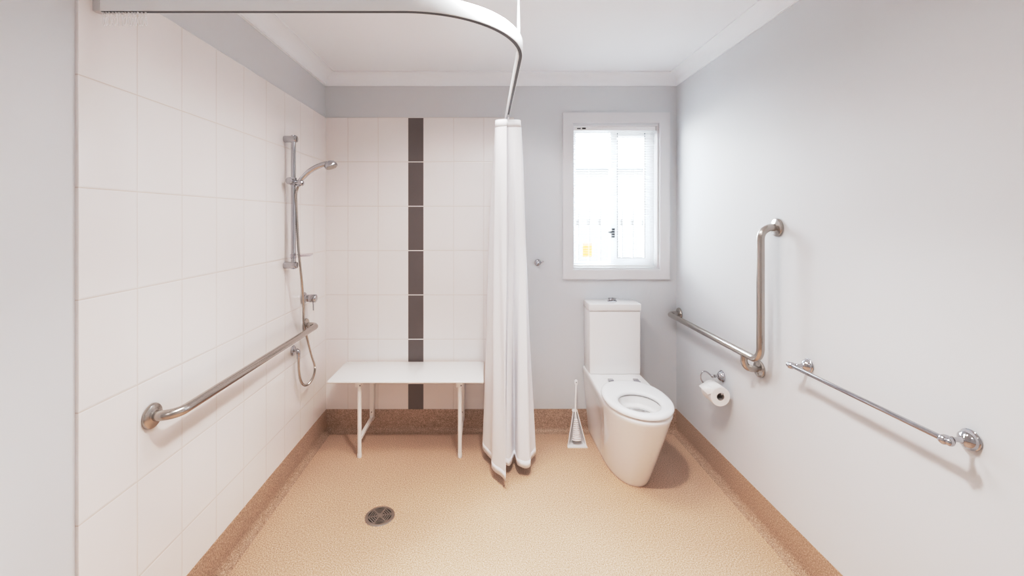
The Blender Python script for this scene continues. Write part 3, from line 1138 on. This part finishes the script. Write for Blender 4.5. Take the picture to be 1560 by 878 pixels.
bm = B(); lathe(bm, [(0.0033, 0), (0.0033, .0012), (0.0001, .0012)], gp0 + ax * .019 + V((0, -.0088, 0)), (0, -1, 0), 12, cap1=False)
obj('hole_shade', bm, M['gasket'], gpp, label='small dark disc painted as the shaded hanging hole')  # dark disc paints the shade of the hole; nothing is cut

# ================================================================== shower set on the left wall
SY = 2.3186
sr = thing('shower_rail', 'vertical chrome shower slide rail on the tiled wall near the corner', 'shower rail', (XL, SY, 1.19))
SX = -1.033
bm = B(); tube(bm, [(SX, SY, 1.17), (SX, SY, 1.885)], 0.0124, 20)
obj('rail', bm, M['chrome'], sr)
for z in (1.190, 1.865):
    bm = B(); lathe(bm, [(0.0170, 0), (0.0180, .002), (0.0180, .064), (0.0165, .068), (0.010, .0695), (0.0001, .070)], (XL, SY, z), (1, 0, 0), 28)
    obj('bracket', bm, M['chrome'], sr)
bm = B()
lathe(bm, [(0.016, -.020), (0.0175, -.018), (0.0175, .018), (0.016, .020)], (SX, SY, 1.638), (0, 0, 1), 24)
sl = obj('slider', bm, M['chrome'], sr)
bm = B()
lathe(bm, [(0.0155, .010), (0.0185, .020), (0.0190, .036), (0.0165, .041), (0.008, .0425), (0.0001, .043)], (SX - .003, SY, 1.639), (-.12, -1, 0), 28)
obj('clamp_knob', bm, M['chrome'], sl)
bm = B()
lathe(bm, [(0.011, .010), (0.0135, .020), (0.0150, .034), (0.0150, .052), (0.012, .056), (0.0001, .0565)], (SX, SY, 1.636), (1, -.10, -.16), 24)
obj('handset_clip', bm, M['chrome'], sl)
bm = B()
box(bm, SX - .014, SX + .016, SY - .016, SY + .014, 1.226, 1.250, .004)
sd = obj('soap_dish', bm, M['clear'], sr, label='clear plastic soap dish clipped to the rail')
bm = B()
sdc = (SX + .066, SY - .005)
lathe(bm, [(0.030, .000), (0.044, .004), (0.050, .010), (0.050, .012), (0.043, .007), (0.029, .003), (0.030, 0)], (*sdc, 1.238), (0, 0, 1), 32, False, False, su=.75, sv=1.0)
lathe(bm, [(0.030, 0), (0.030, .0025)], (*sdc, 1.238), (0, 0, 1), 32, su=.75, sv=1.0)
obj('dish_tray', bm, M['clear'], sd)

hs = thing('hand_shower', 'chrome hand shower head with a curved handle held on the slide rail', 'shower head', (-0.99, SY, 1.637))
hpts = spline([(-1.006, SY - .004, 1.612), (-.996, SY - .003, 1.640), (-.978, SY, 1.664), (-.950, SY, 1.690), (-.915, SY, 1.712), (-.880, SY, 1.727), (-.852, SY, 1.734)], 6)
rr = [0.0105 + 0.0035 * min(1, i / 18) for i in range(len(hpts))]
bm = B(); tube(bm, hpts, rr, 20)
obj('handle', bm, M['chrome'], hs)
hd = V((.34, -.06, -.94)).normalized()
hc = V((-.834, SY, 1.727))
bm = B()
lathe(bm, [(0.0001, -.022), (0.012, -.021), (0.024, -.015), (0.032, -.004), (0.0345, .006), (0.0335, .012), (0.030, .014)], hc, hd, 36)
head = obj('head', bm, M['chrome'], hs)
bm = B()
lathe(bm, [(0.029, .0135), (0.028, .0165), (0.018, .0185), (0.0001, .019)], hc, hd, 36)
for ring_r, cnt in ((.008, 6), (.016, 12), (.023, 18)):
    for k in range(cnt):
        a = 2 * PI * k / cnt
        u, w = basis(hd)
        p = hc + hd * .0165 + u * ring_r * math.cos(a) + w * ring_r * math.sin(a)
        lathe(bm, [(0.0016, 0), (0.0011, .0042)], p, hd, 8)
obj('spray_face', bm, M['drain'], head, label='grey spray face with nozzles')

ho2 = thing('shower_hose', 'flexible metal shower hose looping from the hand shower to the wall outlet', 'hose', (-1.05, 2.42, .68))
hp = spline([(-1.007, SY - .004, 1.612), (-1.016, SY - .006, 1.56), (-1.020, SY + .012, 1.45), (-1.016, SY + .020, 1.30), (-1.008, SY + .022, 1.20), (-1.006, SY + .045, 1.08),
             (-1.020, SY + .098, .95), (-1.040, 2.465, .86), (-1.0445, 2.495, .80), (-1.042, 2.525, .73), (-1.036, 2.565, .63), (-1.028, 2.592, .56), (-1.026, 2.585, .520),
             (-1.028, 2.555, .492), (-1.032, 2.512, .480), (-1.038, 2.465, .492), (-1.044, 2.435, .530), (-1.048, 2.422, .590), (-1.0495, 2.420, .665)], 30)
bm = B()
rr = [0.0062 + (0.0007 if i % 2 else -0.0003) for i in range(len(hp))]
tube(bm, hp, rr, 12)
obj('hose_tube', bm, M['steel'], ho2, 60)
bm = B(); lathe(bm, [(0.0085, 0), (0.0098, .004), (0.0098, .022), (0.0085, .026)], (-1.0495, 2.420, .655), (0, 0, 1), 16)
obj('coupling_nut', bm, M['chrome'], ho2)

el = thing('shower_outlet', 'chrome wall elbow below the grab rail feeding the shower hose', 'wall outlet', (XL, 2.42, .70))
bm = B(); lathe(bm, [(0.0265, 0), (0.0275, .002), (0.0275, .005), (0.024, .008), (0.014, .010)], (XL, 2.42, .703), (1, 0, 0), 30)
obj('flange', bm, M['chrome'], el)
bm = B(); tube(bm, fillet([(XL + .006, 2.42, .703), (-1.0495, 2.42, .703), (-1.0495, 2.42, .674)], .012, 8), .0105, 18)
obj('elbow', bm, M['chrome'], el)

mx = thing('mixer_tap', 'chrome shower mixer tap with a thin lever, on tiles above the grab rail', 'tap', (XL, 2.56, .967))
MY, MZ = 2.560, .968
bm = B(); lathe(bm, [(0.034, 0), (0.036, .002), (0.036, .006), (0.033, .010), (0.026, .012)], (XL, MY, MZ), (1, 0, 0), 36)
obj('plate', bm, M['chrome'], mx)
bm = B(); lathe(bm, [(0.0215, .010), (0.0215, .034), (0.0205, .0355), (0.0205, .037), (0.0230, .038), (0.0230, .074), (0.0210, .077), (0.010, .079), (0.0001, .0795)], (XL, MY, MZ), (1, 0, 0), 32)
bd = obj('body', bm, M['chrome'], mx)
bm = B(); tube(bm, [(XL + .057, MY, MZ - .018), (XL + .059, MY, MZ - .045), (XL + .060, MY - .001, MZ - .072)], [.0045, .0042, .0038], 12)
obj('lever', bm, M['chrome'], bd)

# ================================================================== light
w = bpy.data.worlds.new('sky'); SC.world = w
w.use_nodes = True
nt = w.node_tree
bg = nt.nodes['Background']
tc = N(nt, 'ShaderNodeTexCoord')
gdt = N(nt, 'ShaderNodeSeparateXYZ')
nt.links.new(tc.outputs['Generated'], gdt.inputs[0])
cr = N(nt, 'ShaderNodeValToRGB')
cr.color_ramp.elements[0].position = 0.0
cr.color_ramp.elements[0].color = (0.93, 0.96, 1.0, 1)
cr.color_ramp.elements[1].position = 0.6
cr.color_ramp.elements[1].color = (0.86, 0.93, 1.0, 1)
nt.links.new(gdt.outputs['Z'], cr.inputs[0])
nt.links.new(cr.outputs[0], bg.inputs[0])
bg.inputs[1].default_value = 44


def area(name, loc, rot, size, power, col, shape='DISK', sy=None, spread=180, portal=False):
    l = bpy.data.lights.new(name, 'AREA')
    l.shape = shape
    l.size = size
    if sy:
        l.size_y = sy
    l.energy = power
    l.color = col
    l.spread = math.radians(spread)
    if portal:
        l.cycles.is_portal = True
    o = bpy.data.objects.new(name, l)
    COL.objects.link(o)
    o.location = loc
    o.rotation_euler = rot
    return o


area('ceiling_area_light', (0.16, 1.22, ZC - 0.006), (0, 0, 0), 0.20, 5.5, (1.0, 0.998, 0.985), spread=150)
area('ceiling_downlight', (0.16, 1.22, ZC - 0.007), (0, 0, 0), 0.13, 9.8, (1.0, 0.995, 0.975), spread=98)
area('ceiling_area_light', (0.1, -0.55, ZC - 0.006), (0, 0, 0), 0.30, 4.5, (1.0, 0.995, 0.99))  # added fill behind the camera, no fitting known there
area('shower_fill', (-0.05, 1.95, ZC - 0.006), (0, 0, 0), 0.45, 7.2, (1.0, 0.965, 0.945), spread=140)  # soft fill added to brighten the shower and back wall
area('window_portal', (0.873, YBP + 0.15, 1.586), (math.radians(-90), 0, 0), 0.6, 1, (1, 1, 1), 'RECTANGLE', 1.0, portal=True)

# ================================================================== camera
cam = bpy.data.cameras.new('camera')
cam.sensor_fit = 'HORIZONTAL'
cam.sensor_width = 36
cam.lens = F / 1560 * 36
cam.shift_x = (780 - 741) / 1560
cam.shift_y = -(439 - 333) / 1560
cam.clip_start = 0.02
co = bpy.data.objects.new('camera', cam)
COL.objects.link(co)
co.location = (0, 0, CZ)
co.rotation_euler = (math.radians(90), 0, 0)
SC.camera = co

SC.view_settings.view_transform = 'Standard'
SC.view_settings.look = 'None'
SC.view_settings.exposure = 0.22
# tone curve: a soft highlight shoulder like the photograph's
vs = SC.view_settings
vs.use_curve_mapping = True
cm = vs.curve_mapping
cm.black_level = (0, 0, 0)
cm.white_level = (4, 4, 4)
cm.clip_max_x = 1.0
cc = cm.curves[3]
TONE = [(0, 0), (0.025, .118), (0.05, .265), (.0825, .44), (.125, .575), (.175, .655), (.25, .725), (.35, .80), (.5, .88), (.7, .95), (1, 1)]
cc.points[0].location = TONE[0]
cc.points[1].location = TONE[-1]
for p in TONE[1:-1]:
    cc.points.new(*p)
cm.update()
SC.cycles.max_bounces = 12
SC.cycles.diffuse_bounces = 8
SC.cycles.transparent_max_bounces = 16
SC.cycles.sample_clamp_indirect = 6
SC.cycles.caustics_reflective = False
SC.cycles.caustics_refractive = False
